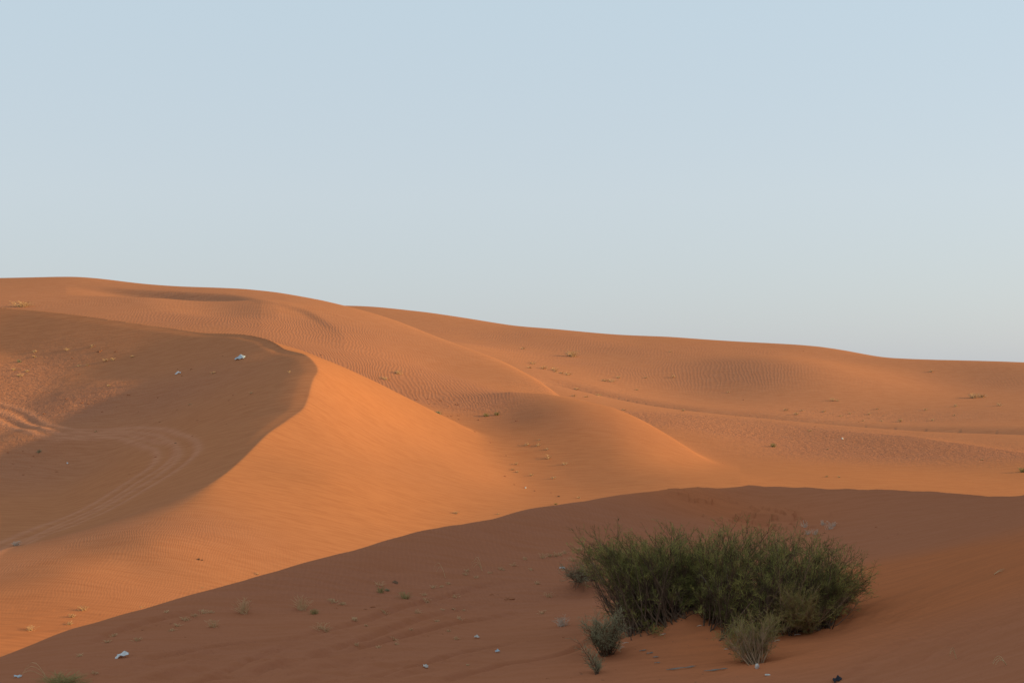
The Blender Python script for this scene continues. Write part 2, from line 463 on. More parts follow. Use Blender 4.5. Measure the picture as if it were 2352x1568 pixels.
# ------------------------------------------------------------------ where the wind ripples and the coarse grains lie
def blob(x, y, rx, ry, amp=1.0):
    """soft patch round the ground point under (x, y), rx metres across and ry metres deep"""
    X0, Y0, _ = ground(x, y)
    return amp * np.exp(-((GX - X0) / rx) ** 2 - ((GY - Y0) / ry) ** 2)

nz = fbm(GX / 9, GY / 14, 3, 41)
mid = (blob(500, 735, 12, 8, 1.3) + blob(300, 745, 12, 7, .7) + blob(700, 760, 9, 10, .9) + blob(200, 690, 22, 14, .45) + blob(760, 830, 7, 7, 1) + blob(900, 850, 6, 6, 1.1) + blob(950, 880, 6, 5, 1.3)
       + blob(1020, 900, 5, 4, .8) + blob(820, 780, 8, 8, .5))
far = (blob(1000, 760, 22, 16, .9) + blob(1180, 790, 14, 14, 1.0) + blob(1500, 860, 17, 9, 1.1) + blob(1650, 850, 9, 9, 1.2) + blob(1350, 800, 18, 14, .5) + blob(1750, 810, 12, 10, .6) + blob(120, 665, 22, 10, .6)
       + blob(2250, 880, 20, 9, .6))
fine = (blob(200, 1240, 8, 4, .7) + blob(60, 1300, 5, 3, .7) + blob(350, 1200, 4, 3, .6) + blob(120, 1390, 8, 3, .35) + blob(400, 1370, 7, 2, .35) + blob(1250, 950, 10, 5, .45) + blob(1400, 980, 8, 5, .45)
        + blob(1100, 1300, 6, 3, .9) + blob(1400, 1180, 5, 4, 1) + blob(1300, 1240, 5, 4, .9) + blob(2120, 1440, 1.2, 2.5, 1) + blob(800, 1360, 5, 2, .6) + blob(1900, 1020, 12, 6, .4) + blob(300, 830, 10, 5, .3))
coarse = (blob(1500, 960, 9, 5, .8) + blob(1700, 975, 10, 6, 1) + blob(1900, 1000, 10, 6, 1) + blob(2150, 1030, 12, 6, 1) + blob(1350, 900, 6, 8, .7) + blob(2000, 960, 14, 5, .6) + blob(2350, 1040, 10, 6, .9)
          + blob(100, 950, 7, 5, .9) + blob(300, 900, 7, 4, .6) + blob(60, 1060, 4, 5, .8) + blob(50, 860, 8, 5, .7)
          + blob(1020, 1380, 4, 1.6, .8) + blob(1300, 1340, 2.5, 2, .6) + blob(700, 1480, 3.4, 1.4, .5) + blob(1080, 930, 4, 3, .5))
# patches of redder, finer sand
ins_ = inside(GX, GY, curl_poly)
mid = np.where(ins_, 0.05 * mid, mid); far = np.where(ins_, 0, far)
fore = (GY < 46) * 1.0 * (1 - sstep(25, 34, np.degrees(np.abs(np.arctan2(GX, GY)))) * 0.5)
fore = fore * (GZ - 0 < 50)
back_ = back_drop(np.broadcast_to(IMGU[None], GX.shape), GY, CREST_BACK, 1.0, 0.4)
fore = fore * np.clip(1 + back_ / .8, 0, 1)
red = blob(1600, 1138, 3.4, 2.2, .8) + blob(2060, 1330, 2.6, 4.5, .9) + .6 * blob(2250, 1300, 2.5, 5) + .6 * blob(60, 1450, 5, 5) + .8 * blob(1640, 1460, 1.6, 1.6) + .6 * blob(1750, 1530, 2, 1.5)  # also paints the warm glow at right and the shade under the crest
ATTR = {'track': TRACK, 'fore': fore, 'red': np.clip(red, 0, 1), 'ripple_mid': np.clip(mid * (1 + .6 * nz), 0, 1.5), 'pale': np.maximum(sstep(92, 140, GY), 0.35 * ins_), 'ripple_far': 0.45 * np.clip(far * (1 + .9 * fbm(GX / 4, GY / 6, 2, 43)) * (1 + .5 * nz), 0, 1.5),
        'ripple_fine': np.clip(fine * (1 + .6 * nz), 0, 1.5), 'coarse': np.clip(coarse * (1 + .8 * nz), 0, 1.2)}

# ------------------------------------------------------------------ materials
def new_mat(name):
    m = bpy.data.materials.new(name)
    m.use_nodes = True
    nt = m.node_tree
    b = nt.nodes['Principled BSDF']
    b.inputs['Roughness'].default_value = 0.9
    b.inputs['Specular IOR Level'].default_value = 0.1
    return m, nt, b

def sand_material():
    m, nt, b = new_mat('sand')
    N = nt.nodes.new; Lk = nt.links.new
    b.inputs['Roughness'].default_value = 1.0
    b.inputs['Specular IOR Level'].default_value = 0.0
    def math_(op, a, c=None, clamp=False):
        n = N('ShaderNodeMath'); n.operation = op; n.use_clamp = clamp
        for k, v in enumerate((a, c)):
            if v is None: continue
            if isinstance(v, (int, float)): n.inputs[k].default_value = v
            else: Lk(v, n.inputs[k])
        return n.outputs[0]
    geo = N('ShaderNodeNewGeometry')
    pos = geo.outputs['Position']
    def mapping(sc, rot=0.0):
        n = N('ShaderNodeMapping'); n.inputs['Scale'].default_value = sc; n.inputs['Rotation'].default_value = (0, 0, rot)
        Lk(pos, n.inputs['Vector']); return n.outputs[0]
    def tex(sc, scale=1.0, detail=3, rot=0.0, rough=.55):
        n = N('ShaderNodeTexNoise'); n.inputs['Scale'].default_value = scale; n.inputs['Detail'].default_value = detail
        n.inputs['Roughness'].default_value = rough
        Lk(mapping(sc, rot), n.inputs['Vector']); return n.outputs['Fac']
    def attr(nm):
        n = N('ShaderNodeAttribute'); n.attribute_name = nm; return n.outputs['Fac']
    sep = N('ShaderNodeSeparateXYZ'); Lk(pos, sep.inputs[0])
    def ripples(lam, nm, wob, rot):
        # crests run roughly along the view, bent by two scales of noise
        w1 = tex((0.45 / lam / 10, 0.22 / lam / 10, 0.0), 1.0, 1)
        w2 = tex((0.45 / lam, 0.16 / lam, 0.0), 1.0, 1)
        ph = math_('ADD', sep.outputs[0], math_('MULTIPLY', sep.outputs[1], rot))
        ph = math_('ADD', math_('DIVIDE', ph, lam), math_('MULTIPLY', w1, wob))
        ph = math_('ADD', ph, math_('MULTIPLY', w2, 1.6))
        s_ = math_('SINE', math_('MULTIPLY', ph, 6.2832))
        s_ = math_('MULTIPLY', math_('ADD', s_, 1.0), 0.5)
        s_ = math_('POWER', s_, 1.4)
        return math_('MULTIPLY', math_('MULTIPLY', s_, attr(nm)), lam * 0.026), s_
    h1, s1 = ripples(0.29, 'ripple_mid', 9.0, 0.18)
    h2, s2 = ripples(0.42, 'ripple_far', 9.0, -0.12)
    h3, s3 = ripples(0.10, 'ripple_fine', 9.0, 0.12)
    h = math_('ADD', math_('ADD', h1, h2), h3)
    # coarse, crusty ground
    g1 = tex((1, 1, 1), 2.2, 4, 0, .65)
    g2 = tex((1, .6, 1), 7.0, 3, .3, .6)
    h = math_('ADD', h, math_('MULTIPLY', math_('MULTIPLY', g1, attr('coarse')), 0.16))
    h = math_('ADD', h, math_('MULTIPLY', math_('MULTIPLY', g2, attr('coarse')), 0.05))
    # faint wind streaks everywhere
    st = tex((.35, 2.2, 1), 1.0, 3, -0.35)
    h = math_('ADD', h, math_('MULTIPLY', st, 0.025))
    gr = tex((1, 1, 1), 40, 2)
    h = math_('ADD', h, math_('MULTIPLY', gr, 0.0025))
    bump = N('ShaderNodeBump'); bump.inputs['Strength'].default_value = 1.0; bump.inputs['Distance'].default_value = 1.0
    Lk(h, bump.inputs['Height']); Lk(bump.outputs[0], b.inputs['Normal'])
    # colour: red orange sand with paler, greyer coarse grains
    def mix(f, a, c):
        n = N('ShaderNodeMix'); n.data_type = 'RGBA'
        for k, v in ((0, f), (6, a), (7, c)):
            if isinstance(v, tuple): n.inputs[k].default_value = v
            elif isinstance(v, (int, float)): n.inputs[k].default_value = v
            else: Lk(v, n.inputs[k])
        return n.outputs[2]
    big = tex((.03, .045, .03), 1.0, 4)
    bigm = N('ShaderNodeMapRange'); bigm.inputs[1].default_value = .35; bigm.inputs[2].default_value = .68; Lk(big, bigm.inputs[0])
    c1 = mix(bigm.outputs[0], (0.460, 0.177, 0.074, 1), (0.440, 0.176, 0.082, 1))
    med = tex((.5, 1.4, .5), 1.0, 4, -0.3)
    c2 = mix(math_('MULTIPLY', med, 0.35), c1, (0.415, 0.153, 0.062, 1))
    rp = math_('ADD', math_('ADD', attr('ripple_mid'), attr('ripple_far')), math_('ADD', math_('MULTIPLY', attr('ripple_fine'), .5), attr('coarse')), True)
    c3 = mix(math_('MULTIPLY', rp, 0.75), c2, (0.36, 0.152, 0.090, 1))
    sp = tex((1, 1, 1), 9.0, 3, 0, .7)
    spm = N('ShaderNodeMapRange'); spm.inputs[1].default_value = .55; spm.inputs[2].default_value = .72; Lk(sp, spm.inputs[0])
    c4 = mix(math_('MULTIPLY', math_('MULTIPLY', spm.outputs[0], attr('coarse')), 0.55), c3, (0.28, 0.14, 0.09, 1))
    c4 = mix(math_('MULTIPLY', attr('fore'), 0.8), c4, (0.343, 0.128, 0.069, 1))  # deepens the foreground's shade through the sand colour
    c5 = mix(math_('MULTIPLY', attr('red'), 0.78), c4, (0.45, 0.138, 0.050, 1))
    pl = mix(math_('MULTIPLY', attr('pale'), 0.6), c5, (0.465, 0.200, 0.108, 1))  # paler tint stands in for distance haze and lighter shade in the hollow
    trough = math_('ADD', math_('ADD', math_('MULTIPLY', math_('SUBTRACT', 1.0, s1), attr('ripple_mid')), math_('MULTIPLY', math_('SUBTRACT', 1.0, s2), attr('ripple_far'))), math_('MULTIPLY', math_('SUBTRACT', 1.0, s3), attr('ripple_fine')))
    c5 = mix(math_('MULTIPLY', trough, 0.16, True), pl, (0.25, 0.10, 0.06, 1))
    c5 = mix(math_('MULTIPLY', attr('track'), 0.6), c5, (0.53, 0.23, 0.13, 1))
    spk = tex((1, 1.6, 1), 14.0, 4, 0, .75)
    spkm = N('ShaderNodeMapRange'); spkm.inputs[1].default_value = .56; spkm.inputs[2].default_value = .70; Lk(spk, spkm.inputs[0])
    c5 = mix(math_('MULTIPLY', math_('MULTIPLY', spkm.outputs[0], attr('fore')), 0.35), c5, (0.22, 0.085, 0.05, 1))
    fs = tex((.5, 4.0, 1), 1.6, 4, -0.5, .6)
    fsm = N('ShaderNodeMapRange'); fsm.inputs[1].default_value = .42; fsm.inputs[2].default_value = .62; fsm.inputs[3].default_value = 0.0; fsm.inputs[4].default_value = .38; Lk(fs, fsm.inputs[0])
    c6 = mix(fsm.outputs[0], c5, (0.317, 0.110, 0.048, 1))
    Lk(c6, b.inputs['Base Color'])
    return m

ground_ob = make_ground()
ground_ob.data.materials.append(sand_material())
# ------------------------------------------------------------------ mesh helpers for plants and litter
class MB:
    def __init__(self):
        self.v = []; self.f = []; self.n = 0; self.smooth = False
    def tube(self, pts, r0, r1, sides=3):
        """tapered tube through a few points"""
        pts = [Vector(p) for p in pts]
        rings = []
        for i, p in enumerate(pts):
            d = (pts[min(i + 1, len(pts) - 1)] - pts[max(i - 1, 0)])
            if d.length < 1e-6: d = Vector((0, 0, 1))
            d.normalize()
            a = d.cross(Vector((0.13, 0.21, 1.0)) if abs(d.z) < .95 else Vector((1, 0.1, 0))).normalized()
            b = d.cross(a)
            r = r0 + (r1 - r0) * i / (len(pts) - 1)
            rings.append(self.n)
            for k in range(sides):
                t = 6.2832 * k / sides
                q = p + a * (r * math.cos(t)) + b * (r * math.sin(t))
                self.v.append(tuple(q)); self.n += 1
        for i in range(len(pts) - 1):
            for k in range(sides):
                k2 = (k + 1) % sides
                self.f.append((rings[i] + k, rings[i] + k2, rings[i + 1] + k2, rings[i + 1] + k))
    def blade(self, p, q, w):
        """needle or leaf: a thin three-sided spindle"""
        p = Vector(p); q = Vector(q)
        d = (q - p)
        a = d.cross(Vector((random.uniform(-1, 1), random.uniform(-1, 1), random.uniform(-1, 1))))
        if a.length < 1e-9: return
        a.normalize(); b = d.normalized().cross(a)
        m = p + d * 0.45
        n = self.n
        self.v += [tuple(p), tuple(m + a * w), tuple(m - a * (w * .5) + b * (w * .86)), tuple(m - a * (w * .5) - b * (w * .86)), tuple(q)]
        self.n += 5
        self.f += [(n, n + 2, n + 1), (n, n + 3, n + 2), (n, n + 1, n + 3), (n + 4, n + 1, n + 2), (n + 4, n + 2, n + 3), (n + 4, n + 3, n + 1)]
    def poly(self, vs, fs):
        n = self.n
        self.v += [tuple(q) for q in vs]; self.n += len(vs)
        self.f += [tuple(n + i for i in f) for f in fs]
    def build(self, name, mat, parent=None, loc=None):
        me = bpy.data.meshes.new(name)
        off = Vector(loc) if loc is not None else Vector((0, 0, 0))
        me.from_pydata([tuple(Vector(p) - off) for p in self.v] if loc is not None else self.v, [], self.f)
        if self.smooth:
            me.polygons.foreach_set('use_smooth', [True] * len(me.polygons))
        me.update()
        me.materials.append(mat)
        o = bpy.data.objects.new(name, me)
        C.objects.link(o)
        if parent is not None:
            o.parent = parent
        elif loc is not None:
            o.location = off
        return o

def tag(o, label, cat, group=None):
    o['label'] = label; o['category'] = cat
    if group: o['group'] = group
    return o

def plant_mat(name, c1, c2, scale=6.0, trans=0.0):
    m, nt, b = new_mat(name)
    N = nt.nodes.new; Lk = nt.links.new
    geo = N('ShaderNodeNewGeometry')
    t = N('ShaderNodeTexNoise'); t.inputs['Scale'].default_value = scale; t.inputs['Detail'].default_value = 4
    Lk(geo.outputs['Position'], t.inputs['Vector'])
    mr = N('ShaderNodeMapRange'); mr.inputs[1].default_value = .35; mr.inputs[2].default_value = .65; Lk(t.outputs['Fac'], mr.inputs[0])
    x = N('ShaderNodeMix'); x.data_type = 'RGBA'; x.inputs[6].default_value = (*c1, 1); x.inputs[7].default_value = (*c2, 1)
    Lk(mr.outputs[0], x.inputs[0])
    Lk(x.outputs[2], b.inputs['Base Color'])
    return m

M_FOL = plant_mat('foliage_green', (0.065, 0.06, 0.02), (0.36, 0.325, 0.095), 5.0)
M_FOLG = plant_mat('foliage_grey_green', (0.21, 0.195, 0.11), (0.34, 0.31, 0.18), 5)
M_FOLP = plant_mat('foliage_pale', (0.21, 0.17, 0.055), (0.31, 0.24, 0.09), 5)
M_BRK = plant_mat('bark', (0.07, 0.04, 0.026), (0.15, 0.09, 0.055), 8)
M_BRKP = plant_mat('bark_pale', (0.22, 0.13, 0.075), (0.34, 0.22, 0.13), 8)
M_DRY = plant_mat('dry_grass', (0.48, 0.30, 0.155), (0.60, 0.40, 0.22), 8)
M_DRYG = plant_mat('grey_twigs', (0.48, 0.37, 0.28), (0.62, 0.50, 0.40), 8)
M_DEAD = plant_mat('dead_wood', (0.17, 0.13, 0.10), (0.26, 0.20, 0.155), 8)
M_GRN = plant_mat('green_tuft', (0.24, 0.20, 0.075), (0.38, 0.30, 0.13), 8)
M_CLOD = plant_mat('clod', (0.30, 0.115, 0.055), (0.40, 0.15, 0.07), 8)
M_DARK = plant_mat('dark_litter', (0.14, 0.08, 0.05), (0.22, 0.11, 0.06), 8)
M_WHITE = plant_mat('white_plastic', (0.50, 0.49, 0.48), (0.66, 0.65, 0.64), 20)
M_BLUE = plant_mat('blue_plastic', (0.36, 0.42, 0.47), (0.52, 0.57, 0.60), 20)
M_NET = plant_mat('faded_blue_cloth', (0.19, 0.16, 0.135), (0.25, 0.19, 0.15), 12)
M_STONE = plant_mat('pale_stone', (0.42, 0.37, 0.33), (0.60, 0.55, 0.50), 25)
M_BLACK = plant_mat('black_plastic', (0.02, 0.02, 0.025), (0.04, 0.04, 0.05), 20)

# ------------------------------------------------------------------ shrubs
def in_poly(x, y, poly):
    r = False
    n = len(poly)
    for i in range(n):
        x1, y1 = poly[i]; x2, y2 = poly[(i + 1) % n]
        if (y1 > y) != (y2 > y) and x < (x2 - x1) * (y - y1) / (y2 - y1) + x1:
            r = not r
    return r

def shrub(name, label, outline, bases, D0, depth, n_stem, n_sub, n_twig, n_leaf, fol, bark, seed, stem_r=0.012, leaf=0.045, leaf_w=0.0022, cat='shrub', group=None, shell=0.55):
    """outline: crown shape in the picture; bases: picture positions of the root collars; the crown gets real depth round D0"""
    random.seed(seed)
    bp = []
    for (bx, by) in bases:
        g = ground(bx, by)
        bp.append(Vector(g))
    cx = sum(p[0] for p in outline) / len(outline); cy = sum(p[1] for p in outline) / len(outline)
    xs = [p[0] for p in outline]; ys = [p[1] for p in outline]
    x0, x1, y0, y1 = min(xs), max(xs), min(ys), max(ys)
    stems = MB(); leaves = MB()
    root_z = sum(b.z for b in bp) / len(bp)
    root = bpy.data.objects.new(name, None)
    root.location = sum(bp, Vector((0, 0, 0))) / len(bp)
    C.objects.link(root)
    tag(root, label, cat, group)
    cnt = 0
    n_low = n_stem // 14 if n_stem > 200 else 0
    while cnt < n_stem + n_low:
        x = random.uniform(x0, x1); y = random.uniform(y0, y1)
        if not in_poly(x, y, outline): continue
        # prefer the upper and outer part of the crown
        hrel = (y1 - y) / (y1 - y0)
        # spread in depth follows an ellipse across the crown
        ex = (x - (x0 + x1) / 2) / ((x1 - x0) / 2 + 1)
        dd = depth * math.sqrt(max(0.05, 1 - ex * ex)) * random.uniform(-1, 1)
        if random.random() > 0.55 + hrel * 0.6 and abs(ex) < 0.6: continue
        D = D0 + dd
        tip = Vector(P(x, y, D))
        # nearest root collar, with some freedom
        b = min(bp, key=lambda q: (q - tip).length * random.uniform(0.6, 1.5)).copy()
        b += Vector((random.uniform(-.2, .2) * min(1, depth * 1.2), random.uniform(-.35, .35) * min(1, depth), 0))
        b.z = height(b.x, b.y) - 0.03
        if cnt >= n_stem:
            tip = b + Vector((random.uniform(-.35, .35), random.uniform(-.5, .1), random.uniform(.15, .5)))
        gz = height(tip.x, tip.y)
        if tip.z < gz + 0.05: tip.z = gz + random.uniform(.05, .15)
        tip = b + (tip - b) * (1 - .14 * random.random() ** 2)
        L = (tip - b).length
        up = Vector((0, 0, 1))
        ctl = b + (tip - b) * 0.45 + Vector((random.uniform(-.12, .12), random.uniform(-.12, .12), random.uniform(-.02, .10))) * L - up * 0.04 * L
        def bez(t):
            return b * ((1 - t) ** 2) + ctl * (2 * t * (1 - t)) + tip * (t * t)
        pts = [bez(t) for t in (0, .2, .4, .6, .8, 1)]
        stems.tube(pts, stem_r * random.uniform(.6, 1.2), 0.002, 4)
        for s in range(n_sub):
            t = shell * .5 + (1 - shell * .5) * (s + random.random()) / n_sub
            t = min(t, .98)
            p = bez(t)
            ax = (bez(min(1, t + .05)) - bez(t - .05)).normalized()
            side = Vector((random.gauss(0, 1), random.gauss(0, 1), random.gauss(0, .7)))
            side = (side - ax * side.dot(ax)).normalized()
            d = (ax * random.uniform(.6, 1.2) + side * random.uniform(.45, 1.0) + up * .18).normalized()
            bl = random.uniform(.14, .30) * min(L ** .5, L * 1.35) * 0.9
            q = p + d * bl
            bend = p + d * bl * .5 + Vector((0, 0, -.015))
            stems.tube([p, bend, q], 0.003, 0.0012, 3)
            for w in range(n_twig):
                tt = .15 + .85 * (w + random.random()) / n_twig
                a = p.lerp(q, tt)
                sd = Vector((random.gauss(0, 1), random.gauss(0, 1), random.gauss(0, 1))).normalized()
                dir2 = (d * 1.0 + sd * .85 + up * .08).normalized()
                tl = random.uniform(.05, .13) * min(1, .35 + L)
                e = a + dir2 * tl
                inner = t + tt * .15 < .68 + random.uniform(-.12, .12) and L > .5
                if inner:
                    stems.blade(a, e, leaf_w); continue
                leaves.blade(a, e, leaf_w)
                for k in range(n_leaf):
                    c = a.lerp(e, random.uniform(.1, 1))
                    sd2 = Vector((random.gauss(0, 1), random.gauss(0, 1), random.gauss(0, 1))).normalized()
                    leaves.blade(c, c + (dir2 + sd2 * .7).normalized() * leaf * random.uniform(.6, 1.2), leaf_w)
        cnt += 1
    loc = root.location
    s_ = stems.build('stems', bark, None, loc); s_.location = (0, 0, 0); s_.parent = root
    l_ = leaves.build('foliage', fol, None, loc); l_.location = (0, 0, 0); l_.parent = root
    return root

LEFT_CROWN = [(1322, 1255), (1340, 1236), (1400, 1222), (1470, 1225), (1530, 1213), (1580, 1220), (1604, 1246), (1606, 1310), (1590, 1370), (1540, 1400), (1480, 1442), (1435, 1435), (1385, 1392), (1402, 1370), (1378, 1312), (1338, 1290)]
RIGHT_CROWN = [(1598, 1240), (1640, 1213), (1700, 1204), (1760, 1220), (1830, 1234), (1900, 1243), (1960, 1272), (2008, 1320), (1990, 1360), (1930, 1396), (1870, 1435), (1800, 1440), (1760, 1445), (1700, 1455), (1660, 1445), (1612, 1390), (1598, 1330), (1585, 1280)]
shrub('shrub', 'dark green shrub leaning left, the left one of the two large joined shrubs', LEFT_CROWN,
      [(1450, 1446), (1475, 1446), (1500, 1435), (1525, 1424), (1550, 1412), (1580, 1398), (1600, 1390)], 22.3, 0.95, 370, 9, 9, 2, M_FOL, M_BRK, 5)
shrub('shrub', 'widest green shrub, spreading right over the orange sand mound', RIGHT_CROWN,
      [(1612, 1400), (1635, 1420), (1660, 1446), (1700, 1462), (1745, 1462), (1790, 1452), (1830, 1444), (1875, 1436)], 21.6, 1.2, 540, 9, 9, 2, M_FOL, M_BRK, 6)
shrub('shrub', 'low pale olive shrub in front of the widest shrub, above the white stone', [(1655, 1462), (1680, 1425), (1735, 1410), (1790, 1405), (1792, 1445), (1755, 1482), (1732, 1515), (1706, 1500), (1675, 1482)],
      [(1736, 1524)], 19.0, 0.35, 60, 7, 7, 2, M_FOLP, M_BRKP, 7, 0.008, .035)
shrub('shrub', 'pale leafy sprout with bare curved stems under the right side of the widest shrub', [(1780, 1372), (1815, 1350), (1875, 1360), (1878, 1430), (1845, 1446), (1790, 1430)],
      [(1852, 1446)], 20.3, 0.3, 60, 7, 7, 2, M_FOLP, M_BRKP, 8, 0.009, .035)
shrub('shrub', 'small grey-green shrub standing left of the large shrubs', [(1336, 1420), (1370, 1424), (1400, 1410), (1434, 1415), (1432, 1465), (1405, 1496), (1375, 1492), (1350, 1460)],
      [(1392, 1502)], 20.2, 0.35, 60, 7, 7, 2, M_FOLG, M_BRK, 9, 0.007, .04)
shrub('shrub', 'thin grey sprig with sparse leaves, lowest plant left of the large shrubs', [(1318, 1462), (1332, 1466), (1362, 1500), (1385, 1520), (1378, 1550), (1350, 1552), (1355, 1525), (1338, 1490)],
      [(1372, 1548)], 19.1, 0.15, 14, 5, 6, 1, M_FOLG, M_BRK, 10, 0.005, .035)
shrub('creeping_plant', 'low green creeper trailing off the left edge of the left large shrub', [(1290, 1326), (1312, 1308), (1350, 1302), (1385, 1312), (1350, 1318), (1315, 1322)],
      [(1365, 1326), (1330, 1330)], 26.2, 0.25, 45, 5, 6, 2, M_FOLG, M_BRK, 11, 0.005, .035, cat='creeper')

# pale bare branches that stand out in front of the widest shrub
def branches(name, label, base, tips, D, mat, seed, r=0.009):
    random.seed(seed)
    m = MB(); f = MB()
    g = Vector(P(base[0], base[1], D))
    for (x, y) in tips:
        tip = Vector(P(x, y, D + random.uniform(-.2, .2)))
        mid = g.lerp(tip, .5) + Vector((random.uniform(-.05, .05), 0, -.05))
        m.tube([g, g.lerp(mid, .6), mid, mid.lerp(tip, .6), tip], r, .002, 5)
        for k in range(16):
            t = random.uniform(.4, 1)
            a = mid.lerp(tip, (t - .4) / .6) 
            d = (tip - g).normalized() + Vector((random.gauss(0, .5), random.gauss(0, .5), random.gauss(0.2, .4)))
            e = a + d.normalized() * random.uniform(.06, .16)
            m.tube([a, e], .002, .001, 3)
            for j in range(5):
                c = a.lerp(e, random.random()); f.blade(c, c + Vector((random.gauss(0, 1), random.gauss(0, 1), random.gauss(.6, 1))).normalized() * .04, .0025)
    return m, f


m_, f_ = branches('branch', '', (1760, 1440), [(1722, 1302), (1755, 1318), (1700, 1296), (1680, 1345), (1795, 1330)], 20.9, M_BRKP, 3)
wide = [o for o in bpy.data.objects if o.name.startswith('shrub') and o.parent is None][1]
def under(mb, name, mat, root):
    o = mb.build(name, mat, None, root.location); o.location = (0, 0, 0); o.parent = root
    return o
under(m_, 'bare_branches', M_BRKP, wide)
under(f_, 'branch_leaves', M_FOLP, wide)
m_, f_ = branches('branch', '', (1870, 1436), [(1920, 1385), (1950, 1368), (1900, 1395), (1880, 1400), (1862, 1455)], 20.6, M_BRKP, 4, .008)
under(m_, 'bare_branches', M_BRKP, wide)

m_, f_ = branches('branch', '', (1700, 1458), [(1640, 1330), (1668, 1300), (1612, 1318), (1720, 1330), (1690, 1260), (1650, 1390)], 20.9, M_DEAD, 14, .006)
under(m_, 'dead_branches', M_DEAD, wide)
m_, f_ = branches('branch', '', (1800, 1452), [(1830, 1330), (1860, 1290), (1790, 1300), (1885, 1340), (1835, 1380)], 20.5, M_BRKP, 15, .007)
under(m_, 'bare_branches', M_BRKP, wide)
left = [o for o in bpy.data.objects if o.name.startswith('shrub') and o.parent is None][0]
m_, f_ = branches('branch', '', (1475, 1446), [(1400, 1330), (1360, 1290), (1440, 1310), (1480, 1280), (1395, 1385), (1520, 1330)], 21.7, M_DEAD, 16, .006)
under(m_, 'dead_branches', M_DEAD, left)

# ------------------------------------------------------------------ small things on the sand
R1 = lambda a, b: (.3516 * a, 597 + .3516 * b)
R2 = lambda a, b: (735 + .3516 * a, 643 + .3516 * b)
R3 = lambda a, b: (1525 + .3516 * a, 689 + .3516 * b)
R4 = lambda a, b: (.3516 * a, 1017 + .3516 * b)
R5 = lambda a, b: (735 + .3516 * a, 1017 + .3516 * b)
RB = lambda a, b: (1286 + .3281 * a, 1176 + .3281 * b)
RR_ = lambda a, b: (1801 + .3264 * a, 1057 + .3264 * b)

SEED = [100]
def spot_size(x, y, px):
    g = Vector(ground(x, y))
    return g, px * g.y / FPX

def tuft(x, y, px, mat=None, lean=0.0, dens=26, flat=0.6, name='dry_grass_tuft'):
    """wiry grass: curved thin stalks out of one collar; px is its width in the picture"""
    SEED[0] += 1; random.seed(SEED[0])
    g, w = spot_size(x, y, px)
    mb = MB()
    thin = max(0.003, g.y * 0.00010)
    for k in range(dens):
        a = random.uniform(0, 6.283); s = random.uniform(.3, 1) * w * .65
        dx = math.cos(a) * s + lean * w * random.uniform(.2, .6); dy = math.sin(a) * s
        hgt = random.uniform(.25, 1.0) * w * flat
        b = g + Vector((random.gauss(0, .14) * w, random.gauss(0, .14) * w, 0))
        b.z = height(b.x, b.y) - .01
        t = Vector((b.x + dx, b.y + dy, b.z + hgt))
        gz = height(t.x, t.y)
        t.z = max(t.z, gz + .01)
        c = b.lerp(t, .5) + Vector((0, 0, hgt * random.uniform(.1, .45)))
        mb.tube([b, b.lerp(c, .6), c, c.lerp(t, .6) , t], thin, thin * .4, 3)
        if k % 3 == 0:
            e = c + Vector((random.gauss(0, .15) * w, random.gauss(0, .15) * w, random.uniform(0, .12) * w))
            mb.tube([c, e], thin * .7, thin * .3, 3)
    return mb.build(name, mat or M_DRY, None, g)

def twig(x, y, px, rise, mat=None, n=2, name='dry_twig'):
    """long curved stalks arching over the sand to the left or right"""
    SEED[0] += 1; random.seed(SEED[0])
    g, w = spot_size(x, y, abs(px)); s = 1 if px > 0 else -1
    mb = MB(); thin = max(0.004, g.y * 0.00013)
    for k in range(n):
        e = w * random.uniform(.7, 1)
        pts = []
        y0 = random.uniform(-.1, .1) * w
        for i in range(7):
            t = i / 6
            X = g.x + s * e * t; Y = g.y + y0 + .25 * e * t * (k - n / 2 + .5)
            pts.append((X, Y, height(X, Y) + .005 + rise * w * math.sin(t * 2.6) * (1 + .3 * k)))
        mb.tube(pts, thin, thin * .5, 4)
    return mb.build(name, mat or M_DRY, None, g)

def clod(x, y, px, mat=None, asp=.45, name='sand_clod', n=4):
    """crumbled lump of crusted sand and roots"""
    SEED[0] += 1; random.seed(SEED[0])
    g, w = spot_size(x, y, px * .8)
    bm = MB(); bm.smooth = False
    for q in range(n):
        cx = g.x + random.uniform(-.35, .35) * w; cy = g.y + random.uniform(-.2, .2) * w
        r = w * random.uniform(.16, .3)
        cz = height(cx, cy)
        vs = []; fs = []
        U, V = 9, 5
        for i in range(V):
            ph = -0.5 + (i / (V - 1)) * 2.07
            for j in range(U):
                th = 6.283 * j / U
                rr = r * (1 + random.uniform(-.22, .22))
                vs.append((cx + rr * math.cos(th) * math.cos(ph), cy + rr * math.sin(th) * math.cos(ph), cz + rr * math.sin(ph) * asp * 1.6))
        for i in range(V - 1):
            for j in range(U):
                fs.append((i * U + j, i * U + (j + 1) % U, (i + 1) * U + (j + 1) % U, (i + 1) * U + j))
        fs.append(tuple((V - 1) * U + j for j in range(U)))
        bm.poly(vs, fs)
    return bm.build(name, mat or M_CLOD, None, g)

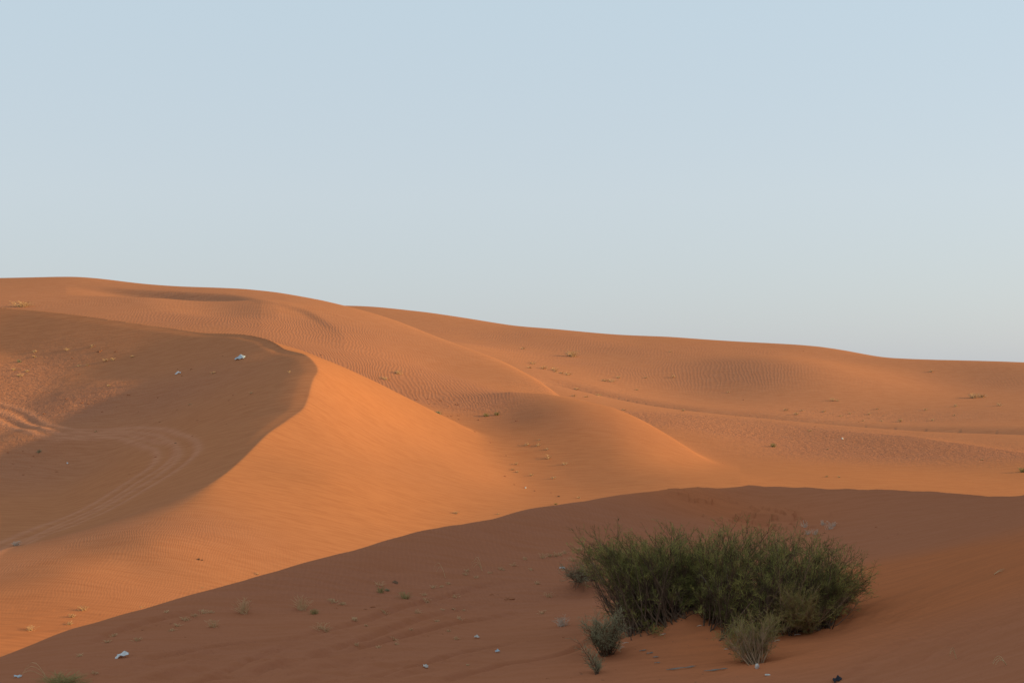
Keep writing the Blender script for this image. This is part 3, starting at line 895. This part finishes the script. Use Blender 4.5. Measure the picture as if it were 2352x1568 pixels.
def scrap(x, y, px, mat=None, hpx=None, name='plastic_scrap', tilt=0.0):
    """crumpled sheet with folds and a little thickness"""
    SEED[0] += 1; random.seed(SEED[0])
    g, w = spot_size(x, y, px)
    h = w * .5 if hpx is None else hpx * g.y / FPX
    n, k = 9, 6
    vs = []
    ph = [random.uniform(0, 6.28) for _ in range(4)]
    for layer in (0, 1):
        for i in range(k):
            for j in range(n):
                u = j / (n - 1) - .5; v = i / (k - 1) - .5
                edge = 1 - .35 * abs(math.sin(5 * u + ph[0])) * abs(v) * 2
                X = g.x + u * w * (1 + .15 * math.sin(7 * v + ph[1])); Y = g.y + v * h * 1.4 * edge + u * w * .2
                Z = height(X, Y) + .01 + h * (.30 + .28 * math.sin(9 * u + ph[2] + 3 * v) + .25 * math.sin(7 * v + ph[3] + 4 * u)) * (1 - 1.3 * abs(u)) + (v + .5) * h * .45 + u * tilt * w
                vs.append((X, Y, Z + (.004 if layer else 0)))
    fs = []
    L = n * k
    for i in range(k - 1):
        for j in range(n - 1):
            a = i * n + j
            fs.append((a, a + n, a + n + 1, a + 1)); fs.append((L + a, L + a + 1, L + a + n + 1, L + a + n))
    rim = [j for j in range(n)] + [i * n + n - 1 for i in range(1, k)] + [(k - 1) * n + j for j in range(n - 2, -1, -1)] + [i * n for i in range(k - 2, 0, -1)]
    for i in range(len(rim)):
        a, b = rim[i], rim[(i + 1) % len(rim)]
        fs.append((a, b, L + b, L + a))
    mb = MB(); mb.smooth = True
    mb.poly(vs, fs)
    return mb.build(name, mat or M_WHITE, None, g)

def stone(x, y, px, mat=None, tall=1.0, name='stone'):
    SEED[0] += 1; random.seed(SEED[0])
    g, w = spot_size(x, y, px)
    r = w * .5; U, V = 14, 9; vs = []; fs = []
    a1, a2 = random.uniform(0, 6), random.uniform(0, 6)
    for i in range(V):
        ph = -1.3 + 2.85 * i / (V - 1)
        for j in range(U):
            th = 6.283 * j / U
            rr = r * (1 + .16 * math.sin(2 * th + a1) * math.cos(ph) + .10 * math.sin(3 * th + a2 + 2 * ph))
            vs.append((g.x + rr * math.cos(th) * math.cos(ph), g.y + rr * .8 * math.sin(th) * math.cos(ph), g.z + r * tall * .75 + rr * tall * math.sin(ph)))
    for i in range(V - 1):
        for j in range(U):
            fs.append((i * U + j, i * U + (j + 1) % U, (i + 1) * U + (j + 1) % U, (i + 1) * U + j))
    fs.append(tuple((V - 1) * U + j for j in range(U)))
    fs.append(tuple(reversed(range(U))))
    mb = MB(); mb.poly(vs, fs)
    return mb.build(name, mat or M_STONE, None, g)

def many(fn, pts, label, cat, group, reg, **kw):
    for p in pts:
        x, y = reg(p[0], p[1])
        o = fn(x, y, *p[2:], **kw)
        tag(o, label, cat, group if len(pts) > 1 else None)

# --- singular things
tag(scrap(*R1(1567, 648), 22, M_BLUE, 9), 'crumpled pale blue-white plastic bag inside the shaded curl of the middle dune', 'litter')
tag(scrap(*R1(1163, 744), 12, M_WHITE, 5), 'small white plastic scrap left of and below the pale blue bag', 'litter')
tag(scrap(*R4(798, 1400), 27, M_WHITE, 10, tilt=.25), 'long white-blue plastic scrap on dark sand at lower left', 'litter')
tag(scrap(*R4(115, 1532), 16, M_BLUE, 6), 'torn pale plastic piece in the bottom left corner', 'litter')
tag(scrap(*R5(1582, 822), 12, M_WHITE, 4), 'thin white scrap just left of the large shrubs', 'litter')
tag(scrap(*R5(1025, 1275), 11, M_STONE, 6), 'greyish crumpled scrap midway along the dark foreground slope', 'litter')
tag(scrap(*R5(1160, 1367), 10, M_BLUE, 5), 'bluish scrap right of and below the greyish crumpled scrap', 'litter')
tag(scrap(*R5(690, 1466), 11, M_STONE, 6), 'pale grey scrap, lowest litter on the dark slope left of centre', 'litter')
tag(scrap(*RB(950, 535), 19, M_BLUE, 8), 'blue-white plastic showing in the gap between the two large shrubs', 'litter')
tag(scrap(*RB(865, 575), 11, M_BLUE, 7), 'smaller blue plastic piece low in the left shrub beside the gap', 'litter')
tag(stone(*RB(1380, 1092), 12, M_STONE, 1.1), 'pale whitish stone at the foot of the low pale shrub', 'stone')
tag(stone(*RB(1455, 1142), 13, M_STONE, .35, name='flat_stone'), 'flat pale oblong stone right of the whitish stone', 'stone')
for i, (a, b, w, lb) in enumerate([(580, 972, 14, 'leftmost grey-blue cloth scrap half buried before the shrubs'), (630, 990, 14, 'second grey-blue cloth scrap from the left, before the shrubs'), (670, 1018, 13, 'third grey-blue cloth scrap from the left, above the long cloth strip'),
                                 (682, 1058, 12, 'small grey-blue cloth scrap just above the left end of the long strip'), (850, 1098, 62, 'long faded grey-blue cloth strip half buried before the shrubs'), (1090, 1110, 50, 'faded cloth strip left of the whitish stone')]):
    tag(scrap(*RB(a, b), w, M_NET, 2 if w < 20 else 3, name='cloth_scrap'), lb, 'cloth')
m0 = scrap(*RR_(375, 1556), 20, M_BLACK, 9, name='black_plastic')
tag(m0, 'black plastic piece at the bottom edge right of the shrubs', 'litter')
tag(tuft(2350, 1084, 20, M_GRN, 0, 90, .6, 'desert_bush'), 'round pale green bush at the right edge of the far plain', 'bush')
tag(tuft(*R3(715, 958), 15, M_GRN, 0, 60, .6, 'desert_bush'), 'small round yellow-green bush in the middle of the far plain', 'bush')
tag(tuft(*R3(1545, 795), 11, M_DRY, 0, 60, .7, 'desert_bush'), 'pale rounded bush casting a long shadow on the far dune foot', 'bush')
tag(tuft(*R4(105, 668), 20, M_DRYG, 0, 70, .55, 'tumbleweed'), 'grey tumbleweed resting beside the tyre tracks at far left', 'tumbleweed')
tag(clod(*R4(1310, 762), 16, M_DARK, .5), 'dark lone clod on the smooth orange slope of the middle dune', 'clod')
tag(tuft(140, 1575, 100, M_GRN, .1, 220, .28, 'green_plant'), 'yellow-green plant in the bottom left corner', 'plant')
tag(twig(110, 1562, -70, .35, M_DRY, 3), 'arched dry stalks above the green plant in the bottom left corner', 'twig')
tag(clod(*R5(1240, 1022), 30, M_CLOD, .5, n=7), 'largest dark brown sand clod, left of the large shrubs', 'clod')
tag(clod(*R5(480, 912), 24, M_DARK, .5, n=6), 'dark grey root clump high on the foreground slope', 'clod')
tag(tuft(*R4(1590, 1110), 42, M_DRY, 0, 70, .9), 'tall spiky dry grass tuft, widest of the lower left foreground', 'grass tuft')
tag(tuft(*R4(1970, 1088), 46, M_DRY, 0, 60, .8), 'tall dry grass tuft right of the widest spiky one', 'grass tuft')
tag(tuft(*R4(2050, 1115), 22, M_GRN, 0, 60, .6), 'dull green tuft between tall dry grass tufts', 'grass tuft')
tag(tuft(*R4(1400, 1200), 30, M_DRY, -.2, 40, .6), 'dry grass leaning left, below the widest spiky tuft', 'grass tuft')
tag(tuft(*R5(555, 1015), 27, M_GRN, 0, 60, .7), 'pale green tuft on the foreground slope left of centre', 'grass tuft')
tag(tuft(*R5(395, 975), 22, M_GRN, 0, 50, .7), 'pale green tuft below the dark grey root clump', 'grass tuft')
tag(tuft(*R5(440, 965), 12, M_FOLG, 0, 50, .6), 'tiny dark green tuft beside the dark grey root clump', 'grass tuft')
tag(tuft(*R5(1580, 1195), 40, M_DRYG, 0, 60, .7, name='grey_tuft'), 'pale grey wiry tuft left of the small grey-green shrub', 'grass tuft')
tag(twig(*R5(820, 880), -28, .9, M_DRY, 2), 'long curved dry stalk bending up to the left on the slope', 'twig')
tag(twig(*R5(1060, 835), -26, .6, M_DRY, 4), 'fan of arched golden grass stalks in the middle foreground', 'twig')
tag(twig(*RR_(1480, 803), 26, .12, M_DRY, 3), 'pale bent twig lying on the dark right slope', 'twig')
tag(twig(*RR_(1210, 1395), -18, 1.2, M_DRY, 2), 'thin upright twig on the dark slope near the lower right', 'twig')
tag(twig(*RR_(1560, 1440), -32, .5, M_DRY, 3), 'curled dry twig in the lower right corner', 'twig')
tag(clod(*RR_(645, 472), 11, M_CLOD, .7), 'single sand clod standing up on the rim right of the shrubs', 'clod')
tag(tuft(*R1(150, 305), 42, M_DRY, 0, 90, .3), 'pale dry grass patch behind the curled crest at far left', 'grass tuft')
tag(tuft(*R2(1650, 500), 30, M_DRY, 0, 90, .5), 'widest dry bushy clump on the far dune face above its plain', 'grass tuft')
tag(tuft(*R3(2025, 640), 26, M_DRY, 0, 80, .45), 'pale dry clump high on the far right dune', 'grass tuft')
tag(tuft(*R3(2080, 635), 18, M_DRY, 0, 60, .5), 'dry clump touching the pale clump on the far right dune', 'grass tuft')
tag(tuft(*R2(510, 612), 22, M_DRY, 0, 60, .4), 'dry grass clump among the strong ripples behind the middle dune', 'grass tuft')
tag(tuft(*R2(430, 650), 18, M_DRY, -.3, 40, .4), 'low dry grass lower left of the clump among strong ripples', 'grass tuft')
tag(tuft(*R2(1085, 890), 12, M_GRN, 0, 60, .7), 'small green tuft in the hollow, left one of two neighbours', 'grass tuft')
tag(tuft(*R2(1155, 882), 12, M_GRN, 0, 60, .7), 'small green tuft in the hollow, right one of two neighbours', 'grass tuft')
tag(tuft(*R2(775, 872), 14, M_FOLG, 0, 50, .5), 'dark olive tuft half hidden behind the orange dune edge', 'grass tuft')
tag(stone(*R2(1343, 1360), 4, M_WHITE), 'tiny white stone on the orange slope right of centre', 'stone')
tag(stone(*R3(1165, 910), 5, M_WHITE), 'tiny white stone on the dark band of the far plain', 'stone')
tag(clod(*R2(1563, 1414), 11, M_DARK, .6), 'dark clump on orange sand just above the foreground crest', 'clod')
tag(tuft(*R2(1540, 1466), 8, M_GRN, 0, 40, .6), 'small green tuft peeping over the foreground crest', 'grass tuft')
tag(stone(*R1(440, 1330), 4, M_WHITE), 'tiny white stone on shaded sand inside the track bend', 'stone')
tag(clod(*R1(1147, 1196), 8, M_DARK, .5), 'dark clod lying between the two curved tyre tracks', 'clod')

# --- scattered repeats that only their place tells apart, one label per scatter
many(tuft, [(440, 590, 14), (600, 568, 12), (515, 692, 9), (690, 660, 14), (740, 655, 12), (865, 635, 10), (90, 720, 12), (175, 730, 11), (130, 760, 14), (710, 825, 9), (1395, 740, 10), (1890, 735, 9), (1640, 872, 9), (1240, 945, 7), (625, 1122, 7), (225, 635, 9), (570, 690, 8), (230, 600, 10)],
     'small dry grass tuft on the shaded floor of the left hollow', 'grass tuft', 'dry tufts in the left hollow', R1, dens=30, flat=.5)
many(tuft, [(125, 668, 11), (255, 1254, 11)], 'dull green tuft at the far left of the shaded hollow', 'grass tuft', 'green tufts in the left hollow', R1, dens=40, flat=.6, mat=M_FOLG)
many(clod, [(650, 597, 13), (755, 597, 9), (475, 642, 9), (520, 747, 9), (430, 907, 9), (535, 932, 12), (420, 967, 6), (290, 1005, 11), (672, 990, 9), (840, 882, 10), (1030, 900, 7), (1160, 714, 9), (1255, 713, 11), (1185, 757, 8), (1455, 627, 6), (1525, 882, 8), (1495, 918, 8),
            (1290, 1047, 8), (1045, 1058, 8), (1255, 1150, 8), (1020, 1285, 12), (220, 1282, 7), (370, 1382, 9), (155, 1402, 10), (845, 1397, 7), (845, 1470, 5), (55, 1257, 10), (150, 1247, 8), (1160, 978, 5), (760, 960, 5), (190, 935, 6), (580, 940, 8), (905, 992, 5), (1605, 945, 6), (1480, 1073, 5), (120, 800, 6), (80, 1330, 8), (210, 1350, 6)],
     'small dark sand clod on the floor of the left hollow', 'clod', 'clods in the left hollow', R1, n=3, asp=.4)
many(tuft, [(545, 1092, 26), (475, 1135, 18), (455, 1185, 16), (195, 1222, 24)], 'dry grass tuft on sunlit rippled sand near the left edge', 'grass tuft', 'dry tufts on the sunlit lower left slope', R4, dens=40, flat=.5)
many(tuft, [(1680, 857, 16), (1320, 945, 8), (930, 1072, 12)], 'flat dry grass wisp just above the foreground crest', 'grass tuft', 'wisps above the foreground crest', R4, dens=16, flat=.25)
many(tuft, [(1210, 1155, 22), (1160, 1195, 20), (1120, 1225, 16), (1330, 1112, 26), (1380, 1108, 14), (1270, 1128, 18), (740, 1262, 18), (700, 1300, 16), (890, 1290, 20), (520, 1392, 18), (2100, 1215, 40), (620, 1505, 14), (1090, 1105, 16), (2180, 1040, 22), (2240, 1055, 18), (2310, 1155, 18)],
     'wispy dry grass on the dark lower left slope', 'grass tuft', 'wispy grass on the lower left slope', R4, dens=26, flat=.45)
many(clod, [(1215, 1268, 13), (930, 1220, 9), (1020, 1190, 7), (880, 1230, 6), (1110, 1180, 10), (1140, 1330, 4), (1050, 1198, 5)], 'small brown clod on the dark lower left slope', 'clod', 'clods on the lower left slope', R4, n=3)
many(tuft, [(1455, 752, 18), (1540, 742, 16), (1500, 742, 14), (1600, 722, 14), (1340, 762, 10), (1570, 735, 12)], 'golden dry grass in the row left of the large shrubs', 'grass tuft', 'golden grass row left of the shrubs', R5, dens=30, flat=.8)
many(tuft, [(960, 840, 14), (950, 862, 14), (1020, 880, 12), (840, 920, 12), (790, 940, 12), (740, 945, 16), (680, 995, 14), (885, 1008, 18), (640, 1110, 20), (430, 1115, 20), (225, 1150, 14), (940, 1095, 12), (910, 1150, 16), (595, 1220, 10), (300, 1195, 10), (40, 1230, 26), (890, 1282, 16), (760, 1165, 12),
            (1500, 1005, 30), (1455, 1115, 18), (385, 1335, 12), (500, 1315, 14), (800, 1090, 9), (870, 1085, 9), (840, 1230, 12), (490, 1290, 14), (240, 1320, 16), (80, 1030, 16), (150, 1050, 12), (700, 1040, 22), (1180, 825, 14), (1260, 800, 16), (1110, 850, 12), (1380, 830, 12), (390, 930, 22), (965, 1450, 8), (1750, 905, 8), (1420, 920, 16), (1200, 830, 8), (1640, 770, 20), (1700, 700, 14)],
     'wiry dry tuft scattered over the dark foreground slope left of the shrubs', 'grass tuft', 'dry tufts over the foreground slope', R5, dens=22, flat=.55)
many(clod, [(340, 1072, 20), (380, 1058, 12), (295, 1085, 10), (110, 1078, 14), (1125, 992, 16), (1160, 985, 8), (870, 977, 7), (885, 1147, 6), (805, 1247, 7), (1115, 1063, 5), (570, 854, 5), (450, 1200, 6), (705, 1258, 5), (1595, 1268, 12), (1700, 1500, 8), (1490, 1535, 10), (1400, 1525, 5), (1330, 1560, 8), (1930, 1480, 7), (1980, 1540, 7), (620, 1525, 6), (1310, 1500, 4), (580, 1420, 5), (1640, 1530, 5), (1520, 1540, 5), (900, 1150, 10)],
     'small dark crumb of crusted sand on the foreground slope', 'clod', 'crumbs over the foreground slope', R5, n=3)
many(tuft, [(1530, 590, 22), (1460, 580, 20), (1390, 548, 16), (1325, 450, 12), (1900, 665, 18), (1860, 660, 14), (1620, 620, 18), (1680, 715, 12), (1820, 755, 14), (1950, 640, 12), (2130, 640, 8), (1660, 760, 12), (1540, 600, 12), (2070, 718, 8), (1985, 850, 9), (1740, 765, 9), (2290, 470, 6), (1370, 575, 12), (1580, 610, 12)],
     'straw-coloured grass tuft on the strip behind the left dune ridge', 'grass tuft', 'straw tufts behind the dune ridge', R2, dens=30, flat=.4)
many(tuft, [(1350, 1080, 13), (1425, 1082, 13), (1480, 1108, 10), (1490, 1165, 18), (1600, 1205, 15), (1280, 1205, 12), (1290, 1256, 9), (1385, 1278, 13), (1525, 1297, 13), (890, 1525, 14), (1260, 1240, 8), (1435, 1045, 7), (1690, 1425, 10), (1165, 1530, 8)],
     'pale dry tuft on the sunlit slope in the middle', 'grass tuft', 'pale tufts on the middle slope', R2, dens=26, flat=.5)
many(clod, [(700, 778, 8), (790, 787, 8), (895, 814, 11), (905, 886, 9), (1010, 990, 8), (1115, 1062, 6), (1215, 1146, 6), (1270, 1336, 6), (1400, 1377, 8), (1508, 1389, 6), (1210, 1282, 8), (715, 810, 6), (840, 825, 6), (1035, 915, 8), (905, 910, 6), (1285, 920, 8), (860, 890, 6), (630, 782, 8), (1510, 1022, 3), (665, 587, 9), (15, 492, 10), (755, 808, 6), (950, 850, 5), (835, 890, 5)],
     'small dark clod on the hollow and slope in the middle', 'clod', 'clods of the middle hollow', R2, n=3, asp=.5)
many(tuft, [(420, 604, 7), (795, 722, 13), (865, 750, 14), (900, 724, 8), (1045, 730, 9), (1105, 658, 15), (1135, 660, 9), (1215, 742, 7), (1340, 748, 10), (1395, 713, 7), (1425, 792, 8), (1905, 695, 13), (2195, 690, 15), (1895, 754, 7), (1755, 788, 11), (955, 858, 10), (125, 724, 10), (1155, 760, 8), (1710, 720, 12), (870, 745, 8), (1300, 790, 7), (2080, 1045, 7), (1070, 975, 6), (60, 505, 12), (1745, 470, 12)],
     'small dry tuft scattered over the far right dune and its plain', 'grass tuft', 'dry tufts of the far right plain', R3, dens=24, flat=.5)
many(clod, [(520, 652, 6), (1270, 797, 6), (990, 827, 7), (275, 759, 6), (680, 917, 6), (740, 1043, 3), (383, 1063, 3), (1585, 1012, 4), (560, 752, 5), (530, 757, 4), (1525, 912, 4), (1625, 970, 4), (790, 722, 8), (470, 760, 4), (910, 335, 5)],
     'tiny dark clod on the far right plain', 'clod', 'clods of the far right plain', R3, n=2, asp=.6)
many(tuft, [(1065, 1155, 7), (1145, 1158, 6)], 'tiny bush just beyond the pale rim of the foreground crest', 'grass tuft', 'tiny bushes beyond the right crest', R3, dens=40, flat=.7, mat=M_DRY)
many(tuft, [(920, 1482, 20), (990, 1530, 16), (1085, 1495, 22), (940, 1530, 16), (1040, 1465, 14), (1110, 1475, 12)], 'whitish dry grass standing right behind the widest shrub', 'grass tuft', 'whitish grass behind the shrub', R3, dens=26, flat=.9, mat=M_DRYG)
many(clod, [(600, 797, 6), (850, 754, 9), (740, 847, 8), (660, 872, 7), (625, 1022, 4), (530, 957, 4), (300, 1172, 9), (950, 1187, 7), (1000, 1132, 6), (900, 932, 5), (1030, 882, 5), (480, 862, 18), (540, 850, 20), (620, 815, 16),
            (430, 880, 14), (1560, 800, 16), (1610, 815, 12), (330, 1000, 10), (240, 1010, 9), (1190, 990, 12), (790, 905, 5), (1450, 1000, 5), (1240, 1150, 5), (150, 1130, 8), (1720, 800, 9), (820, 1150, 4), (700, 1170, 5)],
     'dark crumb of twigs and sand lying close around the large shrubs', 'clod', 'crumbs around the shrubs', RB, mat=M_DARK, n=4, asp=.3)
many(twig, [(700, 860, 14, .1), (480, 915, -16, .15), (1500, 905, 16, .12), (1850, 775, 14, .2), (1180, 960, -12, .1), (960, 800, 12, .1), (1640, 860, 16, .08), (420, 960, 14, .3)],
     'fallen dry twig on the sand in front of the large shrubs', 'twig', 'fallen twigs by the shrubs', RB, mat=M_DRYG, n=2)
